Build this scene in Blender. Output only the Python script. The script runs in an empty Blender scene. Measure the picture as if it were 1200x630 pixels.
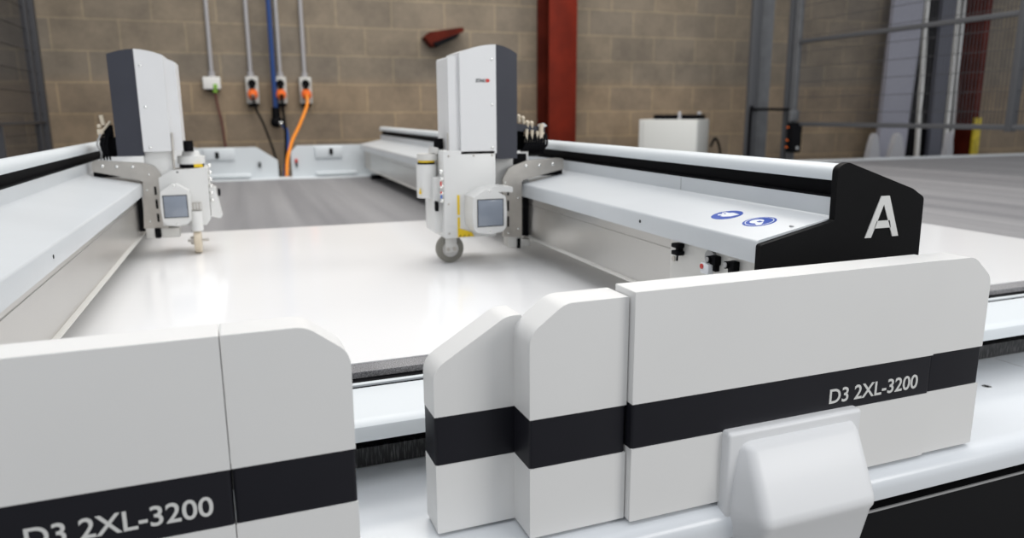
import bpy, bmesh, math, random
from mathutils import Vector, Matrix
random.seed(4)
S = bpy.context.scene
C = S.collection
PI = math.pi
R = math.radians
FLOOR = -0.9          # z = 0 is the cutting surface

# ------------------------------------------------------------------ materials
def new_mat(name):
    m = bpy.data.materials.new(name); m.use_nodes = True
    nt = m.node_tree
    return m, nt, nt.nodes['Principled BSDF']

def plain(name, col, rough=0.5, metal=0.0, spec=0.5, noise=0.0, nscale=8.0, bump=0.0, bscale=200.0, coat=0.0):
    m, nt, b = new_mat(name)
    b.inputs['Roughness'].default_value = rough
    b.inputs['Metallic'].default_value = metal
    b.inputs['Specular IOR Level'].default_value = spec
    b.inputs['Coat Weight'].default_value = coat
    tc = nt.nodes.new('ShaderNodeTexCoord')
    n = nt.nodes.new('ShaderNodeTexNoise'); n.inputs['Scale'].default_value = nscale
    n.inputs['Detail'].default_value = 4
    nt.links.new(tc.outputs['Object'], n.inputs['Vector'])
    r = nt.nodes.new('ShaderNodeValToRGB')
    c = Vector(col)
    r.color_ramp.elements[0].position = 0.3; r.color_ramp.elements[1].position = 0.7
    r.color_ramp.elements[0].color = (*[max(0, v*(1-noise)) for v in c], 1)
    r.color_ramp.elements[1].color = (*[min(1, v*(1+noise*0.5)) for v in c], 1)
    nt.links.new(n.outputs['Fac'], r.inputs['Fac'])
    nt.links.new(r.outputs['Color'], b.inputs['Base Color'])
    if bump:
        n2 = nt.nodes.new('ShaderNodeTexNoise'); n2.inputs['Scale'].default_value = bscale
        nt.links.new(tc.outputs['Object'], n2.inputs['Vector'])
        bp = nt.nodes.new('ShaderNodeBump'); bp.inputs['Strength'].default_value = bump
        bp.inputs['Distance'].default_value = 0.002
        nt.links.new(n2.outputs['Fac'], bp.inputs['Height'])
        nt.links.new(bp.outputs['Normal'], b.inputs['Normal'])
    return m

M = {}
M['cover'] = plain('cover_plastic', (0.72, 0.715, 0.70), 0.42, noise=0.03, nscale=3, bump=0.08, bscale=900)
M['cover_lower'] = plain('lower_plastic', (0.70, 0.705, 0.71), 0.38, noise=0.03, nscale=3)
M['band'] = plain('band_black', (0.010, 0.010, 0.014), 0.45, spec=0.25, noise=0.1)
M['letter'] = plain('letter_grey', (0.62, 0.62, 0.60), 0.5)
M['paint'] = plain('pale_blue_grey_paint', (0.565, 0.59, 0.61), 0.32, noise=0.04, nscale=5)
M['shelf'] = plain('pale_shelf_paint', (0.64, 0.665, 0.69), 0.22, noise=0.03, nscale=4)
M['rail'] = plain('pale_rail_paint', (0.63, 0.665, 0.685), 0.38)
M['black'] = plain('black_plastic', (0.003, 0.003, 0.004), 0.65, spec=0.10)
M['plate_black'] = plain('black_end_plate', (0.0035, 0.0035, 0.004), 0.6, spec=0.10, noise=0.2, bump=0.15, bscale=1500)
M['panel_black'] = plain('black_cabinet', (0.005, 0.005, 0.006), 0.6, spec=0.12)
M['trim_grey'] = plain('grey_trim', (0.35, 0.35, 0.35), 0.4)
M['white_metal'] = plain('white_metal', (0.68, 0.68, 0.665), 0.4, noise=0.02)
M['tower_white'] = plain('tower_white', (0.69, 0.69, 0.69), 0.4, noise=0.02)
M['tower_dark'] = plain('tower_slate', (0.036, 0.038, 0.050), 0.5, spec=0.35, noise=0.08)
M['steel'] = plain('brushed_steel', (0.52, 0.49, 0.45), 0.35, metal=0.75, noise=0.08, nscale=40)
M['chrome'] = plain('bright_screw', (0.8, 0.8, 0.78), 0.2, metal=0.9)
M['alu'] = plain('satin_aluminium', (0.56, 0.55, 0.53), 0.30, metal=0.85, noise=0.05, nscale=3)
M['alu_light'] = plain('pale_aluminium', (0.66, 0.65, 0.62), 0.45, metal=0.3, noise=0.04)
M['yellow'] = plain('warning_yellow', (0.80, 0.55, 0.01), 0.5)
M['blue_sticker'] = plain('sticker_blue', (0.006, 0.055, 0.36), 0.4, spec=0.3)
M['white_sticker'] = plain('sticker_white', (0.75, 0.77, 0.80), 0.4)
M['red'] = plain('signal_red', (0.55, 0.03, 0.02), 0.45)
M['orange'] = plain('orange_plastic', (0.85, 0.17, 0.03), 0.45)
M['orange_cable'] = plain('orange_cable', (0.90, 0.28, 0.02), 0.5)
M['blue_hose'] = plain('dark_blue_hose', (0.006, 0.04, 0.17), 0.5)
M['blue_hose2'] = plain('bright_blue_hose', (0.03, 0.12, 0.48), 0.45)
M['red_cable'] = plain('brown_red_cable', (0.10, 0.022, 0.016), 0.6)
M['green'] = plain('green_gland', (0.20, 0.42, 0.04), 0.5)
M['conduit'] = plain('grey_conduit', (0.36, 0.35, 0.36), 0.45)
M['socket'] = plain('socket_grey', (0.50, 0.49, 0.46), 0.5)
M['socket_white'] = plain('junction_white', (0.72, 0.71, 0.68), 0.5)
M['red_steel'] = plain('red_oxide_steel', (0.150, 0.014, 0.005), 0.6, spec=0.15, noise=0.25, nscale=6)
M['red_steel_dark'] = plain('dull_shaded_red_steel', (0.09, 0.012, 0.006), 0.7, spec=0.1, noise=0.3, nscale=6)  # darker red puts recess shade on the wide column; elsewhere simply dull red
M['fence'] = plain('fence_grey', (0.075, 0.078, 0.085), 0.45)
M['fence2'] = plain('galvanised_post', (0.115, 0.12, 0.128), 0.45, noise=0.15, nscale=12)
M['wire'] = plain('mesh_wire', (0.045, 0.045, 0.050), 0.55)
M['wire_dark'] = plain('mesh_wire_dark', (0.020, 0.018, 0.020), 0.6)
M['lilac'] = plain('lilac_sheet', (0.30, 0.30, 0.35), 0.5, noise=0.08, nscale=2)
M['dark_sheet'] = plain('dark_sheet', (0.075, 0.078, 0.10), 0.5)
M['hazard'] = plain('hazard_yellow', (0.55, 0.42, 0.02), 0.6, noise=0.4, nscale=12)
M['cream'] = plain('cream_fitting', (0.62, 0.54, 0.42), 0.45)
M['tyre'] = plain('grey_rubber', (0.22, 0.21, 0.18), 0.6)
M['cabinet'] = plain('cabinet_cream', (0.60, 0.61, 0.59), 0.5)
M['cabinet_side'] = M['cabinet']
M['ped'] = plain('foam_white', (0.42, 0.42, 0.44), 0.6)
M['clear'] = None

# display glass
m, nt, b = new_mat('display_glass')
b.inputs['Base Color'].default_value = (0.22, 0.25, 0.30, 1); b.inputs['Roughness'].default_value = 0.25
b.inputs['Coat Weight'].default_value = 0.6
M['display'] = m

# white sheet
m, nt, b = new_mat('white_sheet')
b.inputs['Base Color'].default_value = (0.835, 0.835, 0.84, 1); b.inputs['Roughness'].default_value = 0.13
b.inputs['Specular IOR Level'].default_value = 0.55
M['sheet'] = m

# grey felt belt
def felt(name, streak):
    m, nt, b = new_mat(name)
    b.inputs['Roughness'].default_value = 0.75
    tc = nt.nodes.new('ShaderNodeTexCoord')
    n = nt.nodes.new('ShaderNodeTexNoise'); n.inputs['Scale'].default_value = 480; n.inputs['Detail'].default_value = 3
    nt.links.new(tc.outputs['Object'], n.inputs['Vector'])
    r = nt.nodes.new('ShaderNodeValToRGB')
    r.color_ramp.elements[0].position = 0.36; r.color_ramp.elements[1].position = 0.66
    r.color_ramp.elements[0].color = (0.13, 0.128, 0.132, 1); r.color_ramp.elements[1].color = (0.36, 0.355, 0.36, 1)
    nt.links.new(n.outputs['Fac'], r.inputs['Fac'])
    # wear streaks running across the belt
    mp = nt.nodes.new('ShaderNodeMapping'); mp.inputs['Scale'].default_value = (3.2, 0.10, 1)
    nt.links.new(tc.outputs['Object'], mp.inputs['Vector'])
    n2 = nt.nodes.new('ShaderNodeTexNoise'); n2.inputs['Scale'].default_value = 2.2; n2.inputs['Detail'].default_value = 2
    nt.links.new(mp.outputs['Vector'], n2.inputs['Vector'])
    r2 = nt.nodes.new('ShaderNodeValToRGB')
    r2.color_ramp.elements[0].position = 0.35; r2.color_ramp.elements[1].position = 0.65
    r2.color_ramp.elements[0].color = (0.66, 0.66, 0.68, 1); r2.color_ramp.elements[1].color = (1, 1, 1, 1)
    nt.links.new(n2.outputs['Fac'], r2.inputs['Fac'])
    mx = nt.nodes.new('ShaderNodeMix'); mx.data_type = 'RGBA'; mx.blend_type = 'MULTIPLY'
    mx.inputs[0].default_value = streak
    nt.links.new(r.outputs['Color'], mx.inputs[6]); nt.links.new(r2.outputs['Color'], mx.inputs[7])
    nt.links.new(mx.outputs[2], b.inputs['Base Color'])
    return m
M['felt'] = felt('grey_felt_belt', 1.0)

# brush bristles
m, nt, b = new_mat('brush_bristle')
tc = nt.nodes.new('ShaderNodeTexCoord')
mp = nt.nodes.new('ShaderNodeMapping'); mp.inputs['Scale'].default_value = (420, 60, 40)
n = nt.nodes.new('ShaderNodeTexNoise'); n.inputs['Scale'].default_value = 1; n.inputs['Detail'].default_value = 3
nt.links.new(tc.outputs['Object'], mp.inputs['Vector']); nt.links.new(mp.outputs['Vector'], n.inputs['Vector'])
r = nt.nodes.new('ShaderNodeValToRGB')
r.color_ramp.elements[0].position = 0.5; r.color_ramp.elements[1].position = 0.72
r.color_ramp.elements[0].color = (0.004, 0.004, 0.005, 1); r.color_ramp.elements[1].color = (0.12, 0.12, 0.12, 1)
nt.links.new(n.outputs['Fac'], r.inputs['Fac']); nt.links.new(r.outputs['Color'], b.inputs['Base Color'])
b.inputs['Roughness'].default_value = 0.5
M['brush'] = m

# block wall: generated along x and z of the wall plane
m, nt, b = new_mat('block_wall')
tc = nt.nodes.new('ShaderNodeTexCoord')
sp = nt.nodes.new('ShaderNodeSeparateXYZ'); cb = nt.nodes.new('ShaderNodeCombineXYZ')
nt.links.new(tc.outputs['Object'], sp.inputs['Vector'])
nt.links.new(sp.outputs['X'], cb.inputs['X']); nt.links.new(sp.outputs['Z'], cb.inputs['Y'])
mp0 = nt.nodes.new('ShaderNodeMapping'); mp0.inputs['Location'].default_value = (0.12, 0.03, 0)
nt.links.new(cb.outputs['Vector'], mp0.inputs['Vector'])
nz = nt.nodes.new('ShaderNodeTexNoise'); nz.inputs['Scale'].default_value = 7
nt.links.new(mp0.outputs['Vector'], nz.inputs['Vector'])
off = nt.nodes.new('ShaderNodeMix'); off.data_type = 'RGBA'; off.inputs[0].default_value = 0.012
nt.links.new(mp0.outputs['Vector'], off.inputs[6]); nt.links.new(nz.outputs['Color'], off.inputs[7])
br = nt.nodes.new('ShaderNodeTexBrick')
br.inputs['Color1'].default_value = (0.225, 0.178, 0.130, 1)
br.inputs['Color2'].default_value = (0.270, 0.205, 0.138, 1)
br.inputs['Mortar'].default_value = (0.350, 0.268, 0.170, 1)
br.inputs['Scale'].default_value = 1.0
br.inputs['Mortar Size'].default_value = 0.0062
br.inputs['Mortar Smooth'].default_value = 0.3
br.inputs['Bias'].default_value = -0.15
br.inputs['Brick Width'].default_value = 0.45
br.inputs['Row Height'].default_value = 0.225
nt.links.new(off.outputs[2], br.inputs['Vector'])
n1 = nt.nodes.new('ShaderNodeTexNoise'); n1.inputs['Scale'].default_value = 2.6; n1.inputs['Detail'].default_value = 6
n1.inputs['Roughness'].default_value = 0.75
nt.links.new(tc.outputs['Object'], n1.inputs['Vector'])
r1 = nt.nodes.new('ShaderNodeValToRGB')
r1.color_ramp.elements[0].position = 0.30; r1.color_ramp.elements[1].position = 0.62
r1.color_ramp.elements[0].color = (0.70, 0.69, 0.68, 1); r1.color_ramp.elements[1].color = (1.14, 1.11, 1.06, 1)
nt.links.new(n1.outputs['Fac'], r1.inputs['Fac'])
mx = nt.nodes.new('ShaderNodeMix'); mx.data_type = 'RGBA'; mx.blend_type = 'MULTIPLY'; mx.inputs[0].default_value = 1
nt.links.new(br.outputs['Color'], mx.inputs[6]); nt.links.new(r1.outputs['Color'], mx.inputs[7])
# a paler, warmer band of blocks low on the wall
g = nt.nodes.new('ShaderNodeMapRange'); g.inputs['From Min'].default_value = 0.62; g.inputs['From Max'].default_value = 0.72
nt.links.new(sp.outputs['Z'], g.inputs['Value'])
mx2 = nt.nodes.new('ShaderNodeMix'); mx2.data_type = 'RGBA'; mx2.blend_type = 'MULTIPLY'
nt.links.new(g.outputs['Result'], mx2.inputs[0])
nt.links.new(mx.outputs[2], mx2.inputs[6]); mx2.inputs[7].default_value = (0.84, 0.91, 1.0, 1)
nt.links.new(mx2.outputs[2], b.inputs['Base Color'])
b.inputs['Roughness'].default_value = 0.85
bp = nt.nodes.new('ShaderNodeBump'); bp.inputs['Strength'].default_value = 0.3; bp.inputs['Distance'].default_value = 0.006
nt.links.new(br.outputs['Fac'], bp.inputs['Height']); bp.invert = True
nt.links.new(bp.outputs['Normal'], b.inputs['Normal'])
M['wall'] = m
M['floor'] = plain('concrete_floor', (0.20, 0.195, 0.185), 0.6, noise=0.2, nscale=1.5)

# ------------------------------------------------------------------ mesh helpers
def obj(name, bm, mat, parent=None, smooth=38, rot=None):
    """link a bmesh as ONE mesh object; rot=True turns it with the near side of the machine"""
    bmesh.ops.recalc_face_normals(bm, faces=bm.faces)
    if rot: turn(bm)
    for f in bm.faces: f.smooth = True
    for e in bm.edges:
        if len(e.link_faces) != 2 or e.calc_face_angle(0) > R(smooth): e.smooth = False
    me = bpy.data.meshes.new(name); bm.to_mesh(me); bm.free()
    me.materials.append(mat if not isinstance(mat, str) else M[mat])
    o = bpy.data.objects.new(name, me); C.objects.link(o)
    if parent is not None:
        o.parent = parent
        o.matrix_parent_inverse = PINV.get(parent.name, Matrix.Identity(4))
    return o
PINV = {}

TURN = Matrix.Translation((0.3, 0.8, 0)) @ Matrix.Rotation(R(1.5), 4, 'Z') @ Matrix.Translation((-0.3, -0.8, 0))
def turn(bm): bmesh.ops.transform(bm, matrix=TURN, verts=bm.verts)

def thing(name, label, cat, loc=(0, 0, 0), group=None):
    o = bpy.data.objects.new(name, None); C.objects.link(o)
    o.location = loc; o.empty_display_size = 0.1
    o['label'] = label; o['category'] = cat
    if group: o['group'] = group
    PINV[o.name] = Matrix.Translation(-Vector(loc))
    return o
def tag(o, label, cat, group=None):
    o['label'] = label; o['category'] = cat
    if group: o['group'] = group
    return o
def struct(o): o['kind'] = 'structure'; return o

def BM(): return bmesh.new()
def bx(bm, x0, x1, y0, y1, z0, z1, bev=0.0, seg=2):
    r = bmesh.ops.create_cube(bm, size=1.0)
    vs = r['verts']
    for v in vs:
        v.co = Vector(((x0+x1)/2 + v.co.x*(x1-x0), (y0+y1)/2 + v.co.y*(y1-y0), (z0+z1)/2 + v.co.z*(z1-z0)))
    if bev:
        es = list({e for v in vs for e in v.link_edges})
        bmesh.ops.bevel(bm, geom=es, offset=bev, segments=seg, profile=0.5, affect='EDGES')
    return bm
def round_poly(pts, rad, n=6):
    """pts: 2-D polygon; rad: one radius per corner (0 = sharp)"""
    out = []
    N = len(pts)
    for i in range(N):
        r = rad[i] if isinstance(rad, (list, tuple)) else rad
        p = Vector(pts[i]); a = Vector(pts[i-1]) - p; b = Vector(pts[(i+1) % N]) - p
        if r <= 0: out.append(tuple(p)); continue
        la, lb = a.length, b.length; a.normalize(); b.normalize()
        ang = a.angle(b); t = min(r/math.tan(ang/2), la*0.48, lb*0.48)
        for k in range(n+1):
            s = k/n
            q0 = p + a*t*(1-s); q1 = p + b*t*s
            out.append(tuple(q0*(1-s) + q1*s + (Vector((0, 0)))))
    return out
def prism(bm, pts, axis, a0, a1):
    """extrude a 2-D polygon. axis 'y': pts are (x,z); 'x': pts are (y,z); 'z': pts are (x,y)"""
    def P(p, a):
        return {'y': (p[0], a, p[1]), 'x': (a, p[0], p[1]), 'z': (p[0], p[1], a)}[axis]
    A = [bm.verts.new(P(p, a0)) for p in pts]; B = [bm.verts.new(P(p, a1)) for p in pts]
    n = len(pts)
    fa = bm.faces.new(A); fb = bm.faces.new(B[::-1])
    for i in range(n):
        bm.faces.new((A[i], B[i], B[(i+1) % n], A[(i+1) % n]))
    return fa, fb
def cyl(bm, p0, p1, r0, r1=None, n=24):
    r1 = r0 if r1 is None else r1
    p0 = Vector(p0); p1 = Vector(p1); d = p1-p0
    m = Matrix.Translation((p0+p1)/2) @ d.to_track_quat('Z', 'Y').to_matrix().to_4x4()
    bmesh.ops.create_cone(bm, cap_ends=True, segments=n, radius1=r0, radius2=r1, depth=d.length, matrix=m)
def ball(bm, p, r, sc=(1, 1, 1), n=12):
    m = Matrix.Translation(p) @ Matrix.Diagonal((*sc, 1))
    bmesh.ops.create_uvsphere(bm, u_segments=n, v_segments=max(6, n//2), radius=r, matrix=m)
def catmull(pts, n=8):
    P = [Vector(p) for p in pts]; P = [P[0]*2-P[1]] + P + [P[-1]*2-P[-2]]
    out = []
    for i in range(1, len(P)-2):
        for k in range(n):
            t = k/n
            a, b, c, d = P[i-1], P[i], P[i+1], P[i+2]
            out.append(0.5*((2*b) + (c-a)*t + (2*a-5*b+4*c-d)*t*t + (3*b-a-3*c+d)*t**3))
    out.append(P[-2]); return out
def tube(bm, pts, r, n=10, curve=True):
    Q = catmull(pts) if curve and len(pts) > 2 else [Vector(p) for p in pts]
    rings = []; up = Vector((0.13, 0.97, 0.2)).normalized()
    for i, q in enumerate(Q):
        d = (Q[min(i+1, len(Q)-1)] - Q[max(i-1, 0)]).normalized()
        a = d.cross(up)
        if a.length < 1e-4: a = d.cross(Vector((1, 0, 0)))
        a.normalize(); b_ = d.cross(a)
        rings.append([bm.verts.new(q + (a*math.cos(2*PI*k/n) + b_*math.sin(2*PI*k/n))*r) for k in range(n)])
    for i in range(len(rings)-1):
        for k in range(n):
            bm.faces.new((rings[i][k], rings[i][(k+1) % n], rings[i+1][(k+1) % n], rings[i+1][k]))
    bm.faces.new(rings[0][::-1]); bm.faces.new(rings[-1])
def bevel_sel(bm, test, off, seg=4):
    es = [e for e in bm.edges if len(e.link_faces) == 2 and e.calc_face_angle(0) > R(25) and test(e)]
    if es: bmesh.ops.bevel(bm, geom=es, offset=off, segments=seg, profile=0.5, affect='EDGES', clamp_overlap=True)
def text_bm(s, x0, x1, z0, z1, y, thick=0.0008, bold=0.0):
    """writing standing in an x-z plane, read from -y, fitted to the given box"""
    cu = bpy.data.curves.new('txt', 'FONT'); cu.body = s; cu.size = 1; cu.extrude = 0.01; cu.offset = bold
    o = bpy.data.objects.new('txt', cu); C.objects.link(o)
    bpy.context.view_layer.update()
    dg = bpy.context.evaluated_depsgraph_get()
    me = bpy.data.meshes.new_from_object(o.evaluated_get(dg))
    bm = BM(); bm.from_mesh(me)
    bpy.data.objects.remove(o); bpy.data.meshes.remove(me)
    xs = [v.co.x for v in bm.verts]; ys = [v.co.y for v in bm.verts]; zs = [v.co.z for v in bm.verts]
    a, b_, c, d = min(xs), max(xs), min(ys), max(ys); zz = max(zs)
    for v in bm.verts:
        v.co = Vector((x0 + (v.co.x-a)/(b_-a)*(x1-x0), y - (v.co.z/zz)*thick, z0 + (v.co.y-c)/(d-c)*(z1-z0)))
    return bm

# ------------------------------------------------------------------ setting
bm = BM(); bx(bm, -6, 14, -4, 6.6, FLOOR-0.1, FLOOR); struct(obj('floor', bm, 'floor'))
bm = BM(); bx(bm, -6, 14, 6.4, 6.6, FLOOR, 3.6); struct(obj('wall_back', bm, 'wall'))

# ------------------------------------------------------------------ cutting table
T = thing('cutting_table', 'long flatbed cutting machine table with grey felt belt and white side rail', 'cutting machine', (3, 1.0, FLOOR))
t15 = math.tan(R(1.5))
def ny(y, x): return y + t15*(x-0.3)
XL, XR = -2.6, 8.6
bm = BM()
prism(bm, [(XL, ny(1.136, XL)), (XR, ny(1.136, XR)), (XR, 4.93), (XL, 4.93)], 'z', -0.012, -0.002)
obj('felt_belt', bm, 'felt', T)
bm = BM()
prism(bm, [(XL, ny(1.119, XL)), (XR, ny(1.119, XR)), (XR, 4.93), (XL, 4.93)], 'z', -0.11, -0.013)
obj('bed_frame', bm, 'black', T)
# near side rail: profile in y-z
bm = BM()
prof = [(1.118, -0.0165), (1.118, -0.0125), (1.108, -0.0125), (1.108, -0.0165), (1.106, -0.0165), (1.106, -0.020), (1.104, -0.020), (1.104, -0.0165), (1.075, -0.0165),
        (1.06, -0.0195), (1.00, -0.0215), (0.988, -0.0235), (0.981, -0.028), (0.979, -0.034), (0.979, -0.049), (0.985, -0.052), (1.09, -0.052), (1.118, -0.040)]
prism(bm, prof, 'x', XL, XR); obj('side_rail', bm, 'rail', T, rot=True)
bm = BM(); bx(bm, XL, XR, 1.104, 1.107, -0.022, -0.0155); obj('rail_gasket', bm, 'black', T, rot=True)
bm = BM(); bx(bm, XL, XR, 1.062, 1.085, -0.124, -0.050); obj('slot_back', bm, 'black', T, rot=True)
bm = BM(); bx(bm, XL, XR, 1.050, 1.060, -0.122, -0.092); obj('brush_strip', bm, 'brush', T, rot=True)
bm = BM()
prof = [(1.085, -0.124), (0.775, -0.124), (0.762, -0.126), (0.752, -0.131), (0.746, -0.139), (0.744, -0.150), (0.744, -0.166), (0.752, -0.168), (0.80, -0.168), (0.80, -0.145), (1.085, -0.145)]
prism(bm, prof, 'x', XL, XR); obj('shelf_cover', bm, 'shelf', T, rot=True)
bm = BM(); bx(bm, XL, XR, 0.785, 0.83, -0.200, -0.160); obj('shadow_gap', bm, 'black', T, rot=True)
bm = BM(); bx(bm, XL, XR, 0.7575, 0.7600, -0.1950, -0.1915); obj('trim_strip', bm, 'trim_grey', T, rot=True)
bm = BM(); bx(bm, XL, XR, 0.760, 1.10, FLOOR+0.0, -0.1925, 0.002); obj('front_panel', bm, 'panel_black', T, rot=True)
# seams and screws in the shelf to the right
bm = BM(); bx(bm, 1.505, 1.5065, 0.80, 1.045, -0.1241, -0.1237); obj('shelf_seam', bm, 'trim_grey', T, rot=True)
for sx, sy in ((1.330, 0.935),):
    bm = BM(); cyl(bm, (sx, sy, -0.125), (sx, sy, -0.1232), 0.0085)
    sc = obj('shelf_screw', bm, 'chrome', T, rot=True)
    bm = BM(); cyl(bm, (sx, sy, -0.1235), (sx, sy, -0.1229), 0.004, n=6)
    obj('socket', bm, 'black', sc, rot=True)
# far rail
bm = BM(); bx(bm, XL, XR, 4.93, 5.10, -0.16, 0.004, 0.004); obj('far_rail', bm, 'rail', T)
bm = BM(); bx(bm, XL, XR, 4.6, 5.06, FLOOR, -0.15); obj('rear_panel', bm, 'panel_black', T)
bm = BM(); bx(bm, XL, XR, 1.25, 4.6, -0.30, -0.108); obj('vacuum_bed', bm, 'black', T)

# white sheet on the belt
bm = BM()
prism(bm, [(-2.2, ny(1.176, -2.2)), (2.325, ny(1.176, 2.325)), (2.325, 2.745), (-2.2, 2.79)], 'z', -0.0018, 0.0002)
tag(obj('material_sheet', bm, 'sheet'), 'large glossy white sheet lying on the grey felt belt', 'sheet')

# ------------------------------------------------------------------ gantries
def gantry(side, x0, s, label):
    """x0: x of the fascia edge facing the inner side, s: direction the beam's body extends"""
    G = thing('gantry', label, 'gantry beam', (x0+s*0.15, 0.9, -0.12), 'gantry beams across the table')
    X = lambda d: x0 + s*d
    YN, YF = 0.911, 4.97
    def P(bm, pts, y0=YN, y1=YF): return prism(bm, [(X(a), z) for a, z in pts], 'y', y0, y1)
    # aluminium beam
    bm = BM(); P(bm, [(0.018, 0.062), (0.018, 0.150), (0.0195, 0.151), (0.0195, 0.1525), (0.018, 0.1535), (0.018, 0.200), (0.30, 0.255), (0.30, 0.062)], YN, YF-0.3)
    obj('beam', bm, 'alu', G)
    bm = BM(); P(bm, [(0.010, 0.0575), (0.010, 0.0600), (0.018, 0.0625), (0.030, 0.0625), (0.030, 0.0565)], 0.95, YF-0.3)
    obj('lower_rail', bm, 'alu_light', G)
    bm = BM(); P(bm, [(0.030, 0.054), (0.030, 0.062), (0.29, 0.062), (0.29, 0.054)], 1.0, YF-0.5)
    obj('underside', bm, 'alu_light', G)
    # pale folded cover: fascia, shelf, step panel
    bm = BM()
    c = [(0.018, 0.174), (0.000, 0.174), (0.000, 0.205), (0.0012, 0.2085), (0.004, 0.2105), (0.133, 0.2365), (0.1375, 0.241), (0.137, 0.2695), (0.150, 0.2695), (0.150, 0.225), (0.012, 0.198), (0.018, 0.178)]
    P(bm, c); cov = obj('cover', bm, 'paint', G)
    bm = BM(); cyl(bm, (X(-0.0006), 1.266, 0.192), (X(0.003), 1.266, 0.192), 0.0032, n=12); obj('hole', bm, 'black', cov)
    bm = BM(); cyl(bm, (X(0.075), 0.926, 0.2235), (X(0.0755), 0.926, 0.2265), 0.0035, n=12); obj('screw', bm, 'trim_grey', cov)
    bm = BM(); bx(bm, min(X(0.1366), X(0.139)), max(X(0.1366), X(0.139)), 1.3395, 1.3407, 0.242, 0.269); obj('seam', bm, 'trim_grey', cov)
    # black recess with energy chain
    bm = BM(); P(bm, [(0.150, 0.262), (0.150, 0.300), (0.19, 0.300), (0.19, 0.262)]); ch = obj('chain_channel', bm, 'black', G)
    bm = BM(); P(bm, [(0.1375, 0.2695), (0.1375, 0.2725), (0.152, 0.2725), (0.152, 0.2695)]); obj('channel_lip', bm, 'black', ch)
    # white rounded top rail
    bm = BM()
    c = [(0.134, 0.2965), (0.1325, 0.302), (0.133, 0.310), (0.137, 0.3165), (0.144, 0.3205), (0.153, 0.3215), (0.165, 0.318), (0.285, 0.2765), (0.305, 0.265), (0.305, 0.10), (0.290, 0.10), (0.285, 0.262), (0.190, 0.298)]
    P(bm, c); obj('top_rail', bm, 'rail', G)
    # end plate
    bm = BM()
    pts = [(-0.002, 0.05), (-0.002, 0.2045), (0.134, 0.2345), (0.1325, 0.318), (0.152, 0.3245), (0.288, 0.279), (0.314, 0.264), (0.318, 0.05)]
    pts = round_poly([(X(a), z) for a, z in pts], [0, 0.006, 0.004, 0.014, 0.010, 0.012, 0.010, 0], 5)
    prism(bm, pts, 'y', 0.899, 0.911)
    bevel_sel(bm, lambda e: all(v.co.y < 0.900 for v in e.verts), 0.0012, 2)
    ep = obj('end_plate', bm, 'plate_black', G, smooth=30)
    if s > 0:
        # hand-drawn sans capital A
        bm = BM(); a = Vector((0.9195, 0.9885)); z0, z1 = 0.2035, 0.2695; mid = 0.954; w = 0.0125; yy = (0.8975, 0.8992)
        def zz(f): return z0 + (z1-z0)*f
        prism(bm, [(a[0], z0), (mid-0.0085, z1), (mid+0.0085, z1), (mid+0.0015, zz(0.80)), (mid-0.0015, zz(0.80)), (a[0]+w, z0)], 'y', *yy)
        prism(bm, [(a[1], z0), (a[1]-w, z0), (mid-0.0015, zz(0.80)), (mid+0.0015, zz(0.80)), (mid+0.0085, z1)], 'y', *yy)
        prism(bm, [(0.9365, zz(0.22)), (0.971, zz(0.22)), (0.9675, zz(0.40)), (0.9405, zz(0.40))], 'y', *yy)
        obj('letter', bm, 'letter', ep)
        # blue mandatory-protection stickers on the shelf
        slope = math.atan2(0.2365-0.2105, 0.129)
        for cy_, kind in ((1.084, 0), (0.996, 1)):
            cx_ = X(0.0695); cz = 0.2105 + (0.0655)*math.tan(slope)
            mt = Matrix.Translation((cx_, cy_, cz)) @ Matrix.Rotation(-slope, 4, 'Y')
            bm = BM(); bmesh.ops.create_cone(bm, cap_ends=True, segments=40, radius1=0.0275, radius2=0.0275, depth=0.0006, matrix=mt)
            st = obj('safety_sticker', bm, 'blue_sticker', G)
            bm = BM()
            def pad(pts, z0=0.0003, z1=0.0007):
                b2 = BM(); prism(b2, pts, 'z', z0, z1); bmesh.ops.transform(b2, matrix=mt, verts=b2.verts)
                me = bpy.data.meshes.new('t'); b2.to_mesh(me); b2.free(); bm.from_mesh(me); bpy.data.meshes.remove(me)
            if kind == 0:   # protective glove
                pad([(0.95*a, 0.95*b_) for a, b_ in [(0.012, -0.020), (-0.004, -0.016), (-0.012, -0.004), (-0.012, 0.004), (-0.006, 0.006), (-0.011, 0.012), (-0.008, 0.018), (0.000, 0.014), (0.004, 0.021), (0.010, 0.019), (0.010, 0.008), (0.015, 0.000)]])
            else:           # head with ear and eye protection
                circ = lambda r_, cx2=0, cy2=0: [(cx2+r_*math.cos(t*PI/14), cy2+r_*math.sin(t*PI/14)) for t in range(28)]
                ring = circ(0.0235); inn = circ(0.0222)
                for k in range(28):
                    pad([inn[k], ring[k], ring[(k+1) % 28], inn[(k+1) % 28]])
                pad(circ(0.0115, -0.002, 0.004))
                pad([(-0.018, -0.016), (-0.012, -0.019), (0.000, -0.010), (-0.002, -0.002), (-0.012, -0.004)])
            pg = obj('pictogram', bm, 'white_sticker', st)
            bm = BM()
            def padb(pts):
                b2 = BM(); prism(b2, pts, 'z', 0.0007, 0.0010); bmesh.ops.transform(b2, matrix=mt, verts=b2.verts)
                me = bpy.data.meshes.new('t'); b2.to_mesh(me); b2.free(); bm.from_mesh(me); bpy.data.meshes.remove(me)
            if kind == 1: padb([(-0.004, -0.006), (0.002, -0.006), (0.002, 0.002), (-0.004, 0.002)])
            else: padb([(0.0005, 0.0065), (0.003, 0.006), (0.004, 0.013), (0.002, 0.014)])
            bb = obj('blue_detail', bm, 'blue_sticker', st)
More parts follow.
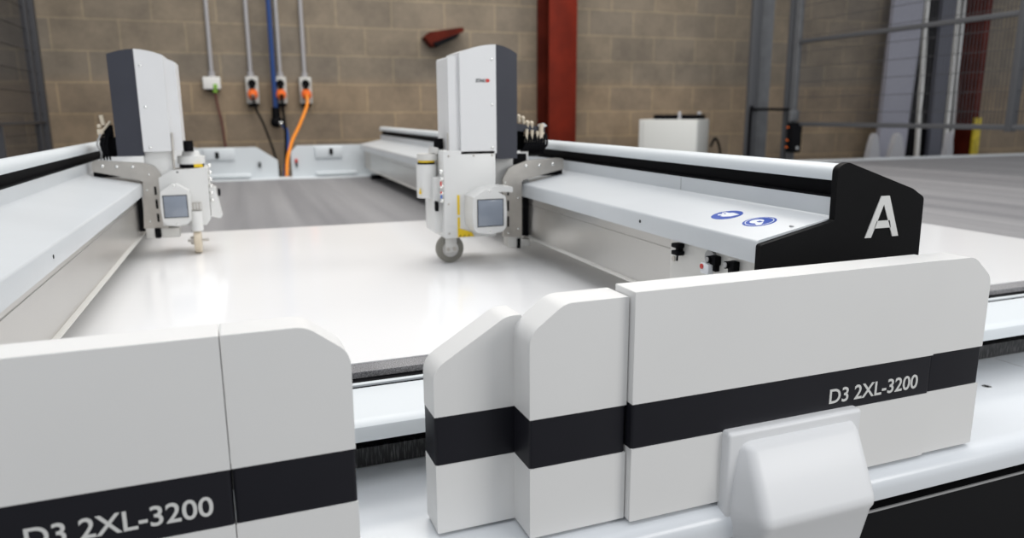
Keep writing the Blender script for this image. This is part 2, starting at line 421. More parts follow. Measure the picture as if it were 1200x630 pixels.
        # lighter plate and limit switches near the end of the beam
        bm = BM(); bx(bm, 0.7385, 0.7415, 0.92, 1.176, 0.064, 0.173); obj('end_panel', bm, 'alu_light', G)
        for yy_, zz_, big in ((1.141, 0.156, 0), (1.035, 0.158, 1), (0.985, 0.158, 1)):
            bm = BM()
            if not big:
                bx(bm, 0.722, 0.739, yy_-0.011, yy_+0.009, zz_+0.004, zz_+0.012, 0.002)
                bx(bm, 0.722, 0.739, yy_-0.012, yy_+0.008, zz_-0.009, zz_-0.001, 0.002)
                bx(bm, 0.728, 0.739, yy_-0.007, yy_+0.002, zz_-0.010, zz_+0.010)
                cyl(bm, (0.730, yy_-0.002, zz_-0.008), (0.728, yy_-0.004, zz_-0.020), 0.0018, n=8)
            else:
                cyl(bm, (0.722, yy_, zz_), (0.739, yy_, zz_), 0.0062); bx(bm, 0.726, 0.739, yy_-0.016, yy_, zz_-0.009, zz_+0.007, 0.002)
                bx(bm, 0.730, 0.739, yy_-0.012, yy_+0.004, zz_-0.020, zz_-0.006, 0.001)
            sw = obj('limit_switch', bm, 'black', G)
            if big:
                bm = BM(); cyl(bm, (0.7205, yy_, zz_), (0.7225, yy_, zz_), 0.0045); obj('switch_cap', bm, 'trim_grey', sw)
        bm = BM(); cyl(bm, (0.733, 1.045, 0.158), (0.739, 1.045, 0.158), 0.014); obj('switch_mount', bm, 'trim_grey', G)
        bm = BM(); bx(bm, 0.721, 0.732, 1.030, 1.053, 0.132, 0.150, 0.001); tgp = obj('switch_tag', bm, 'white_sticker', G)
        bm = BM(); cyl(bm, (0.7195, 1.048, 0.144), (0.722, 1.048, 0.144), 0.0045); obj('red_mark', bm, 'red', tgp)
        bm = BM(); cyl(bm, (0.736, 1.163, 0.135), (0.739, 1.163, 0.135), 0.005); obj('panel_bolt', bm, 'steel', G)
    # far bracket under the beam
    bm = BM(); bx(bm, min(X(0.02), X(0.28)), max(X(0.02), X(0.28)), 4.55, 4.93, 0.06, 0.19); obj('far_bracket', bm, 'steel', G)
    bm = BM(); bx(bm, min(X(0.05), X(0.26)), max(X(0.05), X(0.26)), 4.45, 4.60, 0.02, 0.062, 0.004)
    cyl(bm, (X(0.05), 4.50, 0.03), (X(-0.01), 4.50, 0.03), 0.016); obj('far_carriage', bm, 'black', G)
    return G

def shell(bm, pts, rad, y0, y1, zflat, r=0.0115, n=7):
    """cover block: outline (x,z), front face y0, back y1; edges at heights zflat stay nearly sharp"""
    q = round_poly(pts, rad, n)
    prism(bm, q, 'y', y0, y1)
    fl = lambda v: any(abs(v.co.z-z) < 1e-4 for z in zflat)
    def front(e): return all(abs(v.co.y-y0) < 1e-5 for v in e.verts) and not all(fl(v) for v in e.verts)
    bevel_sel(bm, front, r, 5)

def side_panel(G, x0, x1, y0, y1, ztop, cut=None, cr=None, band=(-0.018, 0.042), zbot=-0.119, text=None, lip=0.0016):
    """one section of the plastic side cover: cut='l'/'r' chamfers that upper corner by cr=(dx,dz)"""
    b0, b1 = band
    top = [(x0, b1), (x1, b1), (x1, ztop), (x0, ztop)]; rad = [0, 0, 0.0015, 0.0015]
    if cut == 'r': top = [(x0, b1), (x1, b1), (x1, ztop-cr[1]), (x1-cr[0], ztop), (x0, ztop)]; rad = [0, 0, 0.030, 0.034, 0.002]
    if cut == 'l': top = [(x0, b1), (x1, b1), (x1, ztop), (x0+cr[0], ztop), (x0, ztop-cr[1])]; rad = [0, 0, 0.002, 0.034, 0.030]
    bm = BM()
    shell(bm, top, rad, y0, y1, (b1,))
    shell(bm, [(x0, zbot), (x1, zbot), (x1, b0), (x0, b0)], [0.002]*4, y0-0.0006, y1, (zbot,), 0.003)
    bx(bm, x0+0.004, x1-0.004, y0+0.006, y1-0.004, b0-0.03, b1+0.03)
    p = obj('side_cover', bm, 'cover', G, rot=True)
    bm = BM(); bx(bm, x0+0.0003, x1-0.0003, y0+lip*0.5, y1-lip, b0-0.0005, b1+0.0005)
    bevel_sel(bm, lambda e: all(v.co.y < y0+0.004 for v in e.verts) and abs(e.verts[0].co.x-e.verts[1].co.x) < 1e-5, 0.004, 3)
    bd = obj('black_band', bm, 'band', p, rot=True)
    if text:
        bm = text_bm('D3 2XL-3200', text[0], text[1], text[2], text[3], y0+lip*0.5-0.0001, 0.0004, 0.012)
        obj('lettering', bm, 'letter', p, rot=True)
    return p

GR = gantry('right', 0.723, 1, 'pale grey gantry beam ending in a black plate marked A')
GL = gantry('left', -0.284, -1, 'pale grey gantry beam at left, running off the picture edge')

# near side covers (they ride with each gantry)
side_panel(GR, 0.4335, 0.951, 0.762, 0.812, 0.1875, text=(0.7555, 0.9255, -0.0065, 0.0155))
side_panel(GR, 0.951, 1.0605, 0.7655, 0.812, 0.186, 'r', (0.040, 0.034))
side_panel(GR, 0.299, 0.4320, 0.774, 0.828, 0.1795, 'l', (0.046, 0.034), band=(-0.026, 0.038))
side_panel(GR, 0.195, 0.310, 0.827, 0.877, 0.156, 'l', (0.095, 0.058), band=(-0.027, 0.037))
side_panel(GL, -0.60, -0.0389, 0.770, 0.820, 0.185, text=(-0.2265, -0.0585, -0.0070, 0.0150), band=(-0.022, 0.041))
side_panel(GL, -0.0379, 0.0905, 0.7725, 0.820, 0.1845, 'r', (0.045, 0.034), band=(-0.023, 0.040))
side_panel(GL, -0.74, -0.598, 0.780, 0.834, 0.179, 'l', (0.046, 0.034), band=(-0.026, 0.038))

# bulging drive cover bolted on the right gantry's side cover
bm = BM()
bx(bm, 0.573, 0.805, 0.748, 0.764, -0.146, -0.015)
bevel_sel(bm, lambda e: all(v.co.y < 0.749 for v in e.verts) or (abs(e.verts[0].co.y-e.verts[1].co.y) > 0.01), 0.006, 4)
fl = obj('drive_cover', bm, 'cover_lower', GR, rot=True)
bm = BM()
# loft: cross-sections in x-y at heights z : (xl, xr, yfront)
secs = [(-0.030, 0.590, 0.789, 0.7475), (-0.034, 0.586, 0.791, 0.7400), (-0.041, 0.584, 0.793, 0.7330), (-0.082, 0.581, 0.794, 0.7130), (-0.118, 0.580, 0.794, 0.6965), (-0.126, 0.580, 0.794, 0.6935), (-0.134, 0.580, 0.794, 0.6945), (-0.142, 0.580, 0.793, 0.6985), (-0.25, 0.588, 0.785, 0.7180)]
rings = []
for z, xl, xr, yf in secs:
    q = round_poly([(xl, 0.758), (xr, 0.758), (xr-0.004, yf), (xl+0.018, yf)], [0, 0, 0.016, 0.020], 7)
    rings.append([bm.verts.new((a, b_, z)) for a, b_ in q])
n = len(rings[0])
for i in range(len(rings)-1):
    for k in range(n): bm.faces.new((rings[i][k], rings[i][(k+1) % n], rings[i+1][(k+1) % n], rings[i+1][k]))
bm.faces.new(rings[0]); bm.faces.new(rings[-1][::-1])
obj('drive_bulge', bm, 'cover_lower', fl, smooth=60, rot=True)

# far side covers, seen from inside
def far_cover(G, pts, rad, x0, x1, slots, red=None):
    bm = BM(); prism(bm, round_poly(pts, rad, 5), 'y', 5.02, 5.07)
    p = obj('far_side_cover', bm, 'rail', G)
    bm = BM(); bx(bm, x0, x1, 5.005, 5.022, 0.125, 0.196, 0.003); obj('inner_panel', bm, 'rail', p)
    bm = BM(); bx(bm, x0, x1+0.09, 4.985, 5.022, 0.012, 0.035, 0.004); obj('inner_ledge', bm, 'rail', p)
    for sx, sz, w, h in slots:
        bm = BM(); bx(bm, sx-w/2, sx+w/2, 5.000, 5.018, sz-h/2, sz+h/2); obj('black_slot', bm, 'black', p)
    if red:
        bm = BM(); bx(bm, red[0]-0.008, red[0]+0.008, 5.005, 5.022, red[1]-0.012, red[1]+0.012); obj('red_clip', bm, 'red', p)
far_cover(GL, [(-0.75, 0.004), (0.20, 0.004), (0.20, 0.115), (0.075, 0.200), (-0.75, 0.200)], [0, 0, 0.012, 0.03, 0],
          -0.24, -0.06, ((-0.162, 0.155, 0.022, 0.04), (0.088, 0.09, 0.014, 0.03)))
far_cover(GR, [(0.285, 0.004), (1.15, 0.004), (1.15, 0.205), (0.325, 0.205), (0.285, 0.165)], [0, 0, 0, 0.03, 0.03],
          0.435, 0.61, ((0.537, 0.165, 0.022, 0.04), (0.315, 0.085, 0.010, 0.03)), red=(0.314, 0.108))

# ------------------------------------------------------------------ tool carriages
def arch_tower(K, x0, xm, x1, y0, y1, z0, zt, zs, screws, dark_left, stepx):
    """cutting head cover: crowned top; white part + slate part + lower set-back part"""
    def top(x):  # crown height
        lo, hi = (x0, x1); t = (x-xm)/((x0-xm) if x < xm else (x1-xm)); return zt - (zt-zs)*t*t*0.85 - (zt-zs)*abs(t)*0.15
    def piece(name, a, b, mat, ya, yb, dz=0.0, bot=z0):
        xs = [a+(b-a)*k/8 for k in range(9)]
        pts = [(a, bot)] + [(x, top(x)+dz) for x in xs] + [(b, bot)]
        bm = BM(); prism(bm, pts, 'y', ya, yb)
        bevel_sel(bm, lambda e: True, 0.0025, 2)
        return obj(name, bm, mat, K, smooth=50)
    if dark_left: piece('slate_cover', x0, xm, 'tower_dark', y0+0.003, y1, bot=z0-0.012); w = piece('white_cover', xm, x1, 'tower_white', y0, y1)
    else: w = piece('white_cover', x0, xm, 'tower_white', y0, y1); piece('slate_cover', xm, x1, 'tower_dark', y0+0.003, y1, bot=z0-0.015)
    xa, xb, za = stepx
    pts = round_poly([(xa, z0), (xa, za if xa < x0 else zs-0.004), (xb, zs-0.004 if xa < x0 else za), (xb, z0)], [0, 0.006, 0.006, 0], 3)
    bm = BM(); prism(bm, pts, 'y', y0+0.012, y1); bevel_sel(bm, lambda e: True, 0.002, 2); obj('rear_cover', bm, 'tower_white', K, smooth=50)
    for sx, sz in screws:
        bm = BM(); ball(bm, (sx, y0-0.0005, sz), 0.0042, (1, 0.5, 1)); obj('cover_screw', bm, 'chrome', w)
    return w

def screen_box(K, x0, x1, z0, z1, y0, y1, d, dome):
    xm = (x0+x1)/2; ch = 0.010
    pts = [(x0+0.003, z0+ch), (x0+0.012, z0), (xm, z0-0.006), (x1-0.012, z0), (x1-0.003, z0+ch), (x1, (z0+z1)/2), (x1-0.003, z1-ch), (xm+0.008, z1+dome), (xm-0.008, z1+dome), (x0+0.003, z1-ch), (x0, (z0+z1)/2)]
    bm = BM(); prism(bm, pts, 'y', y0, y1); bevel_sel(bm, lambda e: all(v.co.y < y0+0.001 for v in e.verts), 0.002, 2)
    h = obj('screen_housing', bm, 'white_metal', K)
    bm = BM(); bx(bm, d[0]-0.002, d[1]+0.002, y0-0.001, y0+0.002, d[2]-0.002, d[3]+0.002); obj('bezel', bm, 'black', h)
    bm = BM(); bx(bm, d[0], d[1], y0-0.0016, y0+0.001, d[2], d[3], 0.0005); obj('display', bm, 'display', h)
    for sz in (z0+0.001, z1+dome*0.5):
        bm = BM(); ball(bm, (xm, y0-0.0005, sz), 0.003, (1, 0.5, 1)); obj('screw', bm, 'chrome', h)

# --- right carriage
K = thing('tool_carriage', 'tool carriage on the right gantry, white and slate tower with a thin disc wheel in front', 'tool carriage', (0.60, 1.95, 0.0), 'cutting head carriages on the beams')
K['label'] = 'right tool carriage with tall white and slate tower, on the beam marked A'
w = arch_tower(K, 0.541, 0.640, 0.700, 1.900, 2.03, 0.296, 0.578, 0.556, ((0.628, 0.540), (0.628, 0.425), (0.628, 0.312)), False, (0.512, 0.545, 0.545))
bm = text_bm('ZÜND', 0.583, 0.611, 0.4815, 0.4915, 1.8999, 0.0004, 0.03); obj('logo_lettering', bm, 'band', w)
bm = BM(); prism(bm, [(0.612, 0.4815), (0.619, 0.4815), (0.6235, 0.486), (0.619, 0.4905), (0.612, 0.4905)], 'y', 1.8993, 1.9002); obj('logo_mark', bm, 'red', w)
bm = BM(); bx(bm, 0.491, 0.637, 1.900, 2.06, 0.072, 0.306, 0.003); hs = obj('tool_housing', bm, 'white_metal', K)
bx_ = BM(); bx(bx_, 0.470, 0.494, 1.925, 2.03, 0.085, 0.235, 0.003); obj('side_block', bx_, 'white_metal', K)
for sx, sz in ((0.506, 0.292), (0.575, 0.292), (0.503, 0.165), (0.503, 0.085), (0.627, 0.292)):
    bm = BM(); ball(bm, (sx, 1.8993, sz), 0.003, (1, 0.4, 1)); obj('screw', bm, 'steel', hs)
bm = BM(); bx(bm, 0.527, 0.5335, 1.8985, 1.902, 0.135, 0.188)
bx(bm, 0.527, 0.5335, 1.8985, 1.902, 0.100, 0.128); obj('warning_label', bm, 'yellow', hs)
bm = BM(); prism(bm, [(0.527, 0.0745), (0.573, 0.0745), (0.566, 0.086), (0.527, 0.100)], 'y', 1.8985, 1.902); obj('warning_label', bm, 'yellow', hs)
bm = BM()
for k in range(3): prism(bm, [(0.530+k*0.012, 0.0755), (0.533+k*0.012, 0.0755), (0.5365+k*0.012, 0.0795), (0.5335+k*0.012, 0.0795)], 'y', 1.898, 1.899)
obj('label_stripes', bm, 'black', hs)
screen_box(K, 0.546, 0.640, 0.096, 0.199, 1.820, 1.915, (0.5605, 0.6285, 0.113, 0.181), 0.010)
bm = BM(); prism(bm, [(0.590, 0.20), (0.640, 0.198), (0.664, 0.196), (0.664, 0.21), (0.62, 0.214), (0.590, 0.207)], 'y', 1.84, 1.92); obj('screen_arm', bm, 'white_metal', K)
# actuator cylinder on the left flank
bm = BM(); cyl(bm, (0.462, 1.97, 0.178), (0.462, 1.97, 0.268), 0.0275, n=32); ac = obj('actuator', bm, 'white_metal', K)
bm = BM(); cyl(bm, (0.462, 1.97, 0.2725), (0.462, 1.97, 0.279), 0.0225, n=32); obj('yellow_ring', bm, 'yellow', ac)
bm = BM(); cyl(bm, (0.462, 1.97, 0.267), (0.462, 1.97, 0.273), 0.0235, n=32); obj('black_ring', bm, 'black', ac)
bm = BM(); cyl(bm, (0.465, 1.97, 0.279), (0.465, 1.97, 0.296), 0.0275, n=32); cyl(bm, (0.486, 1.97, 0.296), (0.490, 1.97, 0.312), 0.018, n=32)
obj('actuator_cap', bm, 'alu_light', ac)
bm = BM(); prism(bm, [(0.4352, 0.19), (0.4412, 0.19), (0.4382, 0.205)], 'y', 1.948, 1.953); obj('triangle_sticker', bm, 'yellow', ac)
bm = BM(); cyl(bm, (0.496, 1.965, 0.308), (0.496, 1.965, 0.336), 0.0135, 0.0125, n=24); obj('knob', bm, 'black', K)
bm = BM(); cyl(bm, (0.505, 1.904, 0.300), (0.506, 1.904, 0.352), 0.0022, n=8); obj('rod', bm, 'steel', K)
bm = BM(); bx(bm, 0.470, 0.478, 1.905, 1.925, 0.146, 0.172, 0.002); obj('black_catch', bm, 'black', K)
bm = BM()
for k in range(5): ball(bm, (0.4855, 1.90, 0.175+k*0.019), 0.006, n=10)
obj('air_fittings', bm, 'chrome', K)
bm = BM(); bx(bm, 0.4805, 0.4845, 1.893, 1.897, 0.215, 0.226); bx(bm, 0.4805, 0.4845, 1.893, 1.897, 0.194, 0.200); obj('red_fitting', bm, 'red', K)
bm = BM(); bx(bm, 0.4805, 0.4845, 1.893, 1.897, 0.182, 0.190); obj('blue_fitting', bm, 'blue_hose2', K)
# trailing wheel, disc facing the camera
bm = BM()
cyl(bm, (0.512, 1.924, 0.0395), (0.512, 1.944, 0.0395), 0.0385, n=40); bevel_sel(bm, lambda e: True, 0.004, 3); wh = obj('wheel', bm, 'tyre', K)
bm = BM(); cyl(bm, (0.512, 1.921, 0.0395), (0.512, 1.947, 0.0395), 0.022, n=32); obj('hub', bm, 'alu', wh)
bm = BM(); bx(bm, 0.496, 0.528, 1.915, 1.920, 0.030, 0.085, 0.002); bx(bm, 0.496, 0.528, 1.948, 1.953, 0.030, 0.085, 0.002); bx(bm, 0.496, 0.528, 1.915, 1.953, 0.068, 0.085, 0.002); fk = obj('wheel_fork', bm, 'alu_light', K)
for dx in (-0.009, 0.009):
    bm = BM(); cyl(bm, (0.512+dx, 1.911, 0.040), (0.512+dx, 1.915, 0.040), 0.005, n=12); obj('fork_bolt', bm, 'steel', fk)
# steel bracket hooked over the beam cover
bm = BM()
pts = [(0.661, 0.066), (0.7165, 0.062), (0.7165, 0.216), (0.722, 0.221), (0.842, 0.2475), (0.842, 0.277), (0.820, 0.2785), (0.735, 0.2745), (0.708, 0.266), (0.680, 0.256), (0.661, 0.225)]
prism(bm, round_poly(pts, [0, 0, 0.003, 0.003, 0.002, 0.006, 0.004, 0.01, 0.02, 0.02, 0.01], 4), 'y', 1.912, 1.920)
bk = obj('steel_bracket', bm, 'steel', K)
bm = BM(); bx(bm, 0.725, 0.742, 1.925, 1.945, 0.062, 0.205); bx(bm, 0.722, 0.842, 1.921, 1.935, 0.2300, 0.252); obj('felt_seal', bm, 'black', K)
for v0, v1 in ((0.180, 0.205), (0.137, 0.166), (0.093, 0.122)):
    bm = BM(); bx(bm, 0.6735, 0.6785, 1.9112, 1.913, v0, v1); obj('slot', bm, 'black', bk)
for sx, sz in ((0.729, 0.259), (0.768, 0.259), (0.809, 0.262), (0.668, 0.215), (0.706, 0.085), (0.706, 0.172), (0.676, 0.075)):
    bm = BM(); ball(bm, (sx, 1.9115, sz), 0.0048 if sz > 0.25 else 0.003, (1, 0.6, 1)); obj('bolt', bm, 'chrome', bk)
bm = BM(); bx(bm, 0.650, 0.749, 1.945, 2.04, 0.19, 0.299, 0.002); db = obj('drive_box', bm, 'white_metal', K)
bm = BM(); bx(bm, 0.703, 0.742, 1.943, 1.947, 0.262, 0.292); obj('drive_window', bm, 'black', db)
bm = BM(); bx(bm, 0.677, 0.7185, 1.915, 1.955, 0.034, 0.066, 0.002); bx(bm, 0.7185, 0.748, 1.925, 1.96, 0.032, 0.052, 0.002); ft = obj('foot_block', bm, 'alu_light', K)
bm = BM(); bx(bm, 0.703, 0.712, 1.910, 1.918, 0.030, 0.058, 0.001); obj('black_pin', bm, 'black', ft)
# valve manifold with hoses behind the tower
bm = BM(); prism(bm, round_poly([(0.705, 0.355), (0.805, 0.345), (0.805, 0.362), (0.705, 0.376)], 0.004, 2), 'y', 1.96, 2.00); mf = obj('valve_block', bm, 'tower_dark', K)
bm = BM()
for k in range(5):
    x = 0.716+k*0.013; z = 0.380+0.010*math.sin(k*1.3)
    cyl(bm, (x, 1.965, z-0.012), (x-0.003, 1.963, z), 0.0048, n=10); ball(bm, (x-0.003, 1.963, z+0.003), 0.0065, n=10)
for k in range(4):
    cyl(bm, (0.748+k*0.016, 1.955, 0.358-0.003*k), (0.744+k*0.016, 1.95, 0.322), 0.0045, n=10)
cyl(bm, (0.792, 1.955, 0.372), (0.788, 1.95, 0.330), 0.0065, n=10)
obj('brass_fittings', bm, 'cream', mf)
bm = BM(); prism(bm, [(0.792, 0.30), (0.797, 0.30), (0.812, 0.362), (0.822, 0.366), (0.812, 0.374), (0.795, 0.370)], 'y', 1.985, 1.99); obj('manifold_plate', bm, 'white_metal', mf)
bm = BM(); bx(bm, 0.715, 0.752, 1.985, 2.03, 0.290, 0.357, 0.003); bx(bm, 0.745, 0.812, 1.98, 2.02, 0.285, 0.338, 0.003); obj('valve_body', bm, 'black', K)
for k in range(9):
    bm = BM(); x = 0.738+k*0.0075
    tube(bm, [(x+0.006, 1.955, 0.345), (x+0.004, 1.945-0.001*k, 0.318), (x-0.008, 1.945, 0.300), (x-0.016, 1.965, 0.288), (x-0.012, 1.99, 0.283)], 0.0034, 8)
    obj('air_hose', bm, 'black', K)

# --- left carriage
K = thing('tool_carriage', 'left tool carriage with white and slate tower and small display, beside the left beam', 'tool carriage', (-0.20, 2.4, 0.0), 'cutting head carriages on the beams')
w = arch_tower(K, -0.336, -0.268, -0.196, 2.340, 2.47, 0.300, 0.581, 0.566, ((-0.255, 0.537), (-0.252, 0.424), (-0.250, 0.312)), True, (-0.198, -0.166, 0.548))
# the tower leans on a white neck
bm = BM(); bx(bm, -0.272, -0.200, 2.36, 2.44, 0.215, 0.302, 0.003); obj('neck', bm, 'white_metal', K)
bm = BM()
prism(bm, round_poly([(-0.238, 0.085), (-0.120, 0.082), (-0.108, 0.10), (-0.106, 0.250), (-0.20, 0.246), (-0.238, 0.225)], [0.002, 0.004, 0.01, 0.004, 0.02, 0.004], 4), 'y', 2.345, 2.47)
hs = obj('tool_housing', bm, 'white_metal', K)
bm = BM(); cyl(bm, (-0.187, 2.3448, 0.240), (-0.187, 2.347, 0.240), 0.0028, n=10); obj('hole', bm, 'black', hs)
bm = BM(); cyl(bm, (-0.150, 2.405, 0.260), (-0.150, 2.405, 0.283), 0.038, n=36); cyl(bm, (-0.150, 2.405, 0.283), (-0.150, 2.405, 0.298), 0.026, 0.022, n=32); ac = obj('actuator_cap', bm, 'white_metal', K)
bm = BM(); cyl(bm, (-0.150, 2.405, 0.249), (-0.150, 2.405, 0.261), 0.034, n=36); obj('black_ring', bm, 'black', ac)
bm = BM(); bx(bm, -0.142, -0.118, 2.366, 2.372, 0.251, 0.260); obj('yellow_label', bm, 'yellow', ac)
bm = BM(); cyl(bm, (-0.153, 2.38, 0.297), (-0.153, 2.38, 0.328), 0.0135, n=24); obj('knob', bm, 'black', K)
bm = BM(); cyl(bm, (-0.194, 2.345, 0.250), (-0.191, 2.345, 0.352), 0.0028, n=8); obj('rod', bm, 'steel', K)
bm = BM()
for k in range(6): ball(bm, (-0.100, 2.36, 0.155+k*0.020), 0.006, n=10)
obj('air_fittings', bm, 'chrome', K)
bm = BM(); prism(bm, [(-0.106, 0.105), (-0.082, 0.098), (-0.076, 0.105), (-0.088, 0.19), (-0.106, 0.20)], 'y', 2.36, 2.40); obj('side_guard', bm, 'white_metal', K)
bm = BM(); bx(bm, -0.083, -0.076, 2.36, 2.39, 0.165, 0.185, 0.002); obj('black_catch', bm, 'black', K)
screen_box(K, -0.236, -0.156, 0.094, 0.199, 2.300, 2.35, (-0.2265, -0.166, 0.115, 0.176), 0.009)
bm = BM(); bx(bm, -0.161, -0.130, 2.338, 2.347, 0.128, 0.150); vt = obj('vent', bm, 'steel', K)
bm = BM()
for k in range(4): bx(bm, -0.158+k*0.008, -0.155+k*0.008, 2.336, 2.339, 0.130, 0.148)
obj('vent_bars', bm, 'white_metal', vt)
bm = BM(); cyl(bm, (-0.147, 2.334, 0.068), (-0.147, 2.334, 0.126), 0.0175, n=28); obj('caster_stem', bm, 'white_metal', K)
# caster seen from its edge
bm = BM(); cyl(bm, (-0.158, 2.345, 0.036), (-0.138, 2.345, 0.036), 0.0360, n=36); bevel_sel(bm, lambda e: True, 0.004, 3); wh = obj('wheel', bm, 'cream', K)
bm = BM(); cyl(bm, (-0.176, 2.345, 0.038), (-0.118, 2.345, 0.038), 0.004, n=12)
cyl(bm, (-0.168, 2.345, 0.038), (-0.158, 2.345, 0.038), 0.012, n=16); obj('axle', bm, 'steel', wh)
# steel bracket over the left beam
bm = BM()
pts = [(-0.225, 0.078), (-0.290, 0.081), (-0.280, 0.216), (-0.2865, 0.220), (-0.405, 0.2475), (-0.405, 0.272), (-0.395, 0.279), (-0.275, 0.269), (-0.245, 0.258), (-0.232, 0.235)]
prism(bm, round_poly(pts, [0, 0, 0.003, 0.003, 0.002, 0.004, 0.004, 0.01, 0.02, 0.01], 4), 'y', 2.350, 2.358)
bk = obj('steel_bracket', bm, 'steel', K)
bm = BM(); bx(bm, -0.404, -0.287, 2.359, 2.37, 0.2300, 0.252); bx(bm, -0.303, -0.289, 2.359, 2.375, 0.07, 0.205); obj('felt_seal', bm, 'black', K)
for v0, v1 in ((0.176, 0.200), (0.136, 0.163), (0.097, 0.122)):
    bm = BM(); bx(bm, -0.2525, -0.2465, 2.3492, 2.351, v0, v1); obj('slot', bm, 'black', bk)
for sx, sz in ((-0.378, 0.262), (-0.342, 0.260), (-0.302, 0.258), (-0.262, 0.235), (-0.272, 0.19), (-0.272, 0.10)):
    bm = BM(); ball(bm, (sx, 2.3495, sz), 0.005 if sz > 0.25 else 0.003, (1, 0.6, 1)); obj('bolt', bm, 'chrome', bk)
bm = BM(); bx(bm, -0.286, -0.262, 2.35, 2.39, 0.050, 0.080, 0.002); bx(bm, -0.246, -0.196, 2.35, 2.39, 0.050, 0.078, 0.002); ft = obj('foot_block', bm, 'alu_light', K)
bm = BM(); bx(bm, -0.262, -0.247, 2.345, 2.38, 0.050, 0.080, 0.003); obj('black_pin', bm, 'black', ft)
# hoses and valve at the back of the left tower
bm = BM(); bx(bm, -0.385, -0.340, 2.40, 2.45, 0.285, 0.34, 0.003); bx(bm, -0.372, -0.350, 2.39, 2.42, 0.34, 0.375, 0.002); mf = obj('valve_block', bm, 'black', K)
bm = BM()
cyl(bm, (-0.368, 2.385, 0.375), (-0.372, 2.383, 0.402), 0.006, n=12); bx(bm, -0.386, -0.370, 2.38, 2.395, 0.348, 0.364, 0.002)
cyl(bm, (-0.372, 2.385, 0.36), (-0.350, 2.383, 0.385), 0.004, n=10); ball(bm, (-0.379, 2.38, 0.372), 0.006)
obj('brass_fittings', bm, 'cream', mf)
for k in range(4):
    bm = BM(); tube(bm, [(-0.378+k*0.007, 2.38, 0.350), (-0.388+k*0.008, 2.372, 0.322), (-0.380+k*0.006, 2.37, 0.300), (-0.384+k*0.008, 2.38, 0.278)], 0.0026, 8)
    obj('air_hose', bm, 'black' if k != 0 else 'trim_grey', K)

# ------------------------------------------------------------------ things on the back wall (y = 6.4)
YW = 6.4
conduit_x = (-0.193, 0.094, 0.318, 0.508)
clab = ('grey vertical conduit above the white junction box', 'grey vertical conduit above the leftmost socket',
        'grey vertical conduit just right of the blue hose', 'grey vertical conduit above the socket with the orange cable')
for k, x in enumerate(conduit_x):
    z0 = 0.705
    bm = BM(); tube(bm, [(x, YW-0.022, z0-0.015), (x, YW-0.022, 3.5)], 0.0150, 14, False)
    p = thing('conduit', clab[k], 'conduit', (x, YW-0.03, z0), 'conduits on the block wall')
    obj('pipe', bm, 'conduit', p)
    bm = BM(); cyl(bm, (x, YW-0.022, z0-0.012), (x, YW-0.022, z0+0.03), 0.024, n=20); obj('pipe_gland', bm, 'conduit', p)
J = thing('junction_box', 'small white junction box with green cable gland on the wall', 'junction box', (-0.197, YW-0.03, 0.59))
bm = BM(); bx(bm, -0.262, -0.134, YW-0.065, YW, 0.600, 0.694, 0.006, 3); obj('box_body', bm, 'socket_white', J)
bm = BM(); cyl(bm, (-0.178, YW-0.045, 0.600), (-0.178, YW-0.045, 0.575), 0.018, n=16); bx(bm, -0.188, -0.160, YW-0.069, YW-0.06, 0.602, 0.64, 0.002); obj('gland', bm, 'green', J)
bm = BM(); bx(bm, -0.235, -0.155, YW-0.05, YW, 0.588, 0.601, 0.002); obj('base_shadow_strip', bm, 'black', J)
slab = ('grey wall socket with a plug and thin black cable, leftmost of three', 'grey wall socket right beside the blue hose, black cable hanging straight down', 'grey wall socket whose plug has the bright orange cable')
plab = ('orange and black plug in the leftmost wall socket', 'orange and black plug in the wall socket beside the blue hose', 'orange plug feeding the bright orange cable')
cabs = ('thin black cable slanting down from the leftmost wall socket', 'black cable hanging straight down beside the blue hose', 'bright orange cable hanging in front of the block wall')
paths = ([(0.107, 6.30, 0.53), (0.112, 6.27, 0.45), (0.16, 6.22, 0.33), (0.22, 6.0, 0.10), (0.24, 5.75, -0.12), (0.25, 5.6, FLOOR+0.015)],
         [(0.318, 6.30, 0.53), (0.317, 6.27, 0.44), (0.320, 6.18, 0.28), (0.292, 5.85, 0.08), (0.275, 5.7, -0.15), (0.27, 5.65, FLOOR+0.015)],
         [(0.508, 6.29, 0.55), (0.497, 6.20, 0.47), (0.425, 6.05, 0.33), (0.325, 5.80, 0.16), (0.268, 5.45, -0.08), (0.262, 5.35, FLOOR+0.015)])
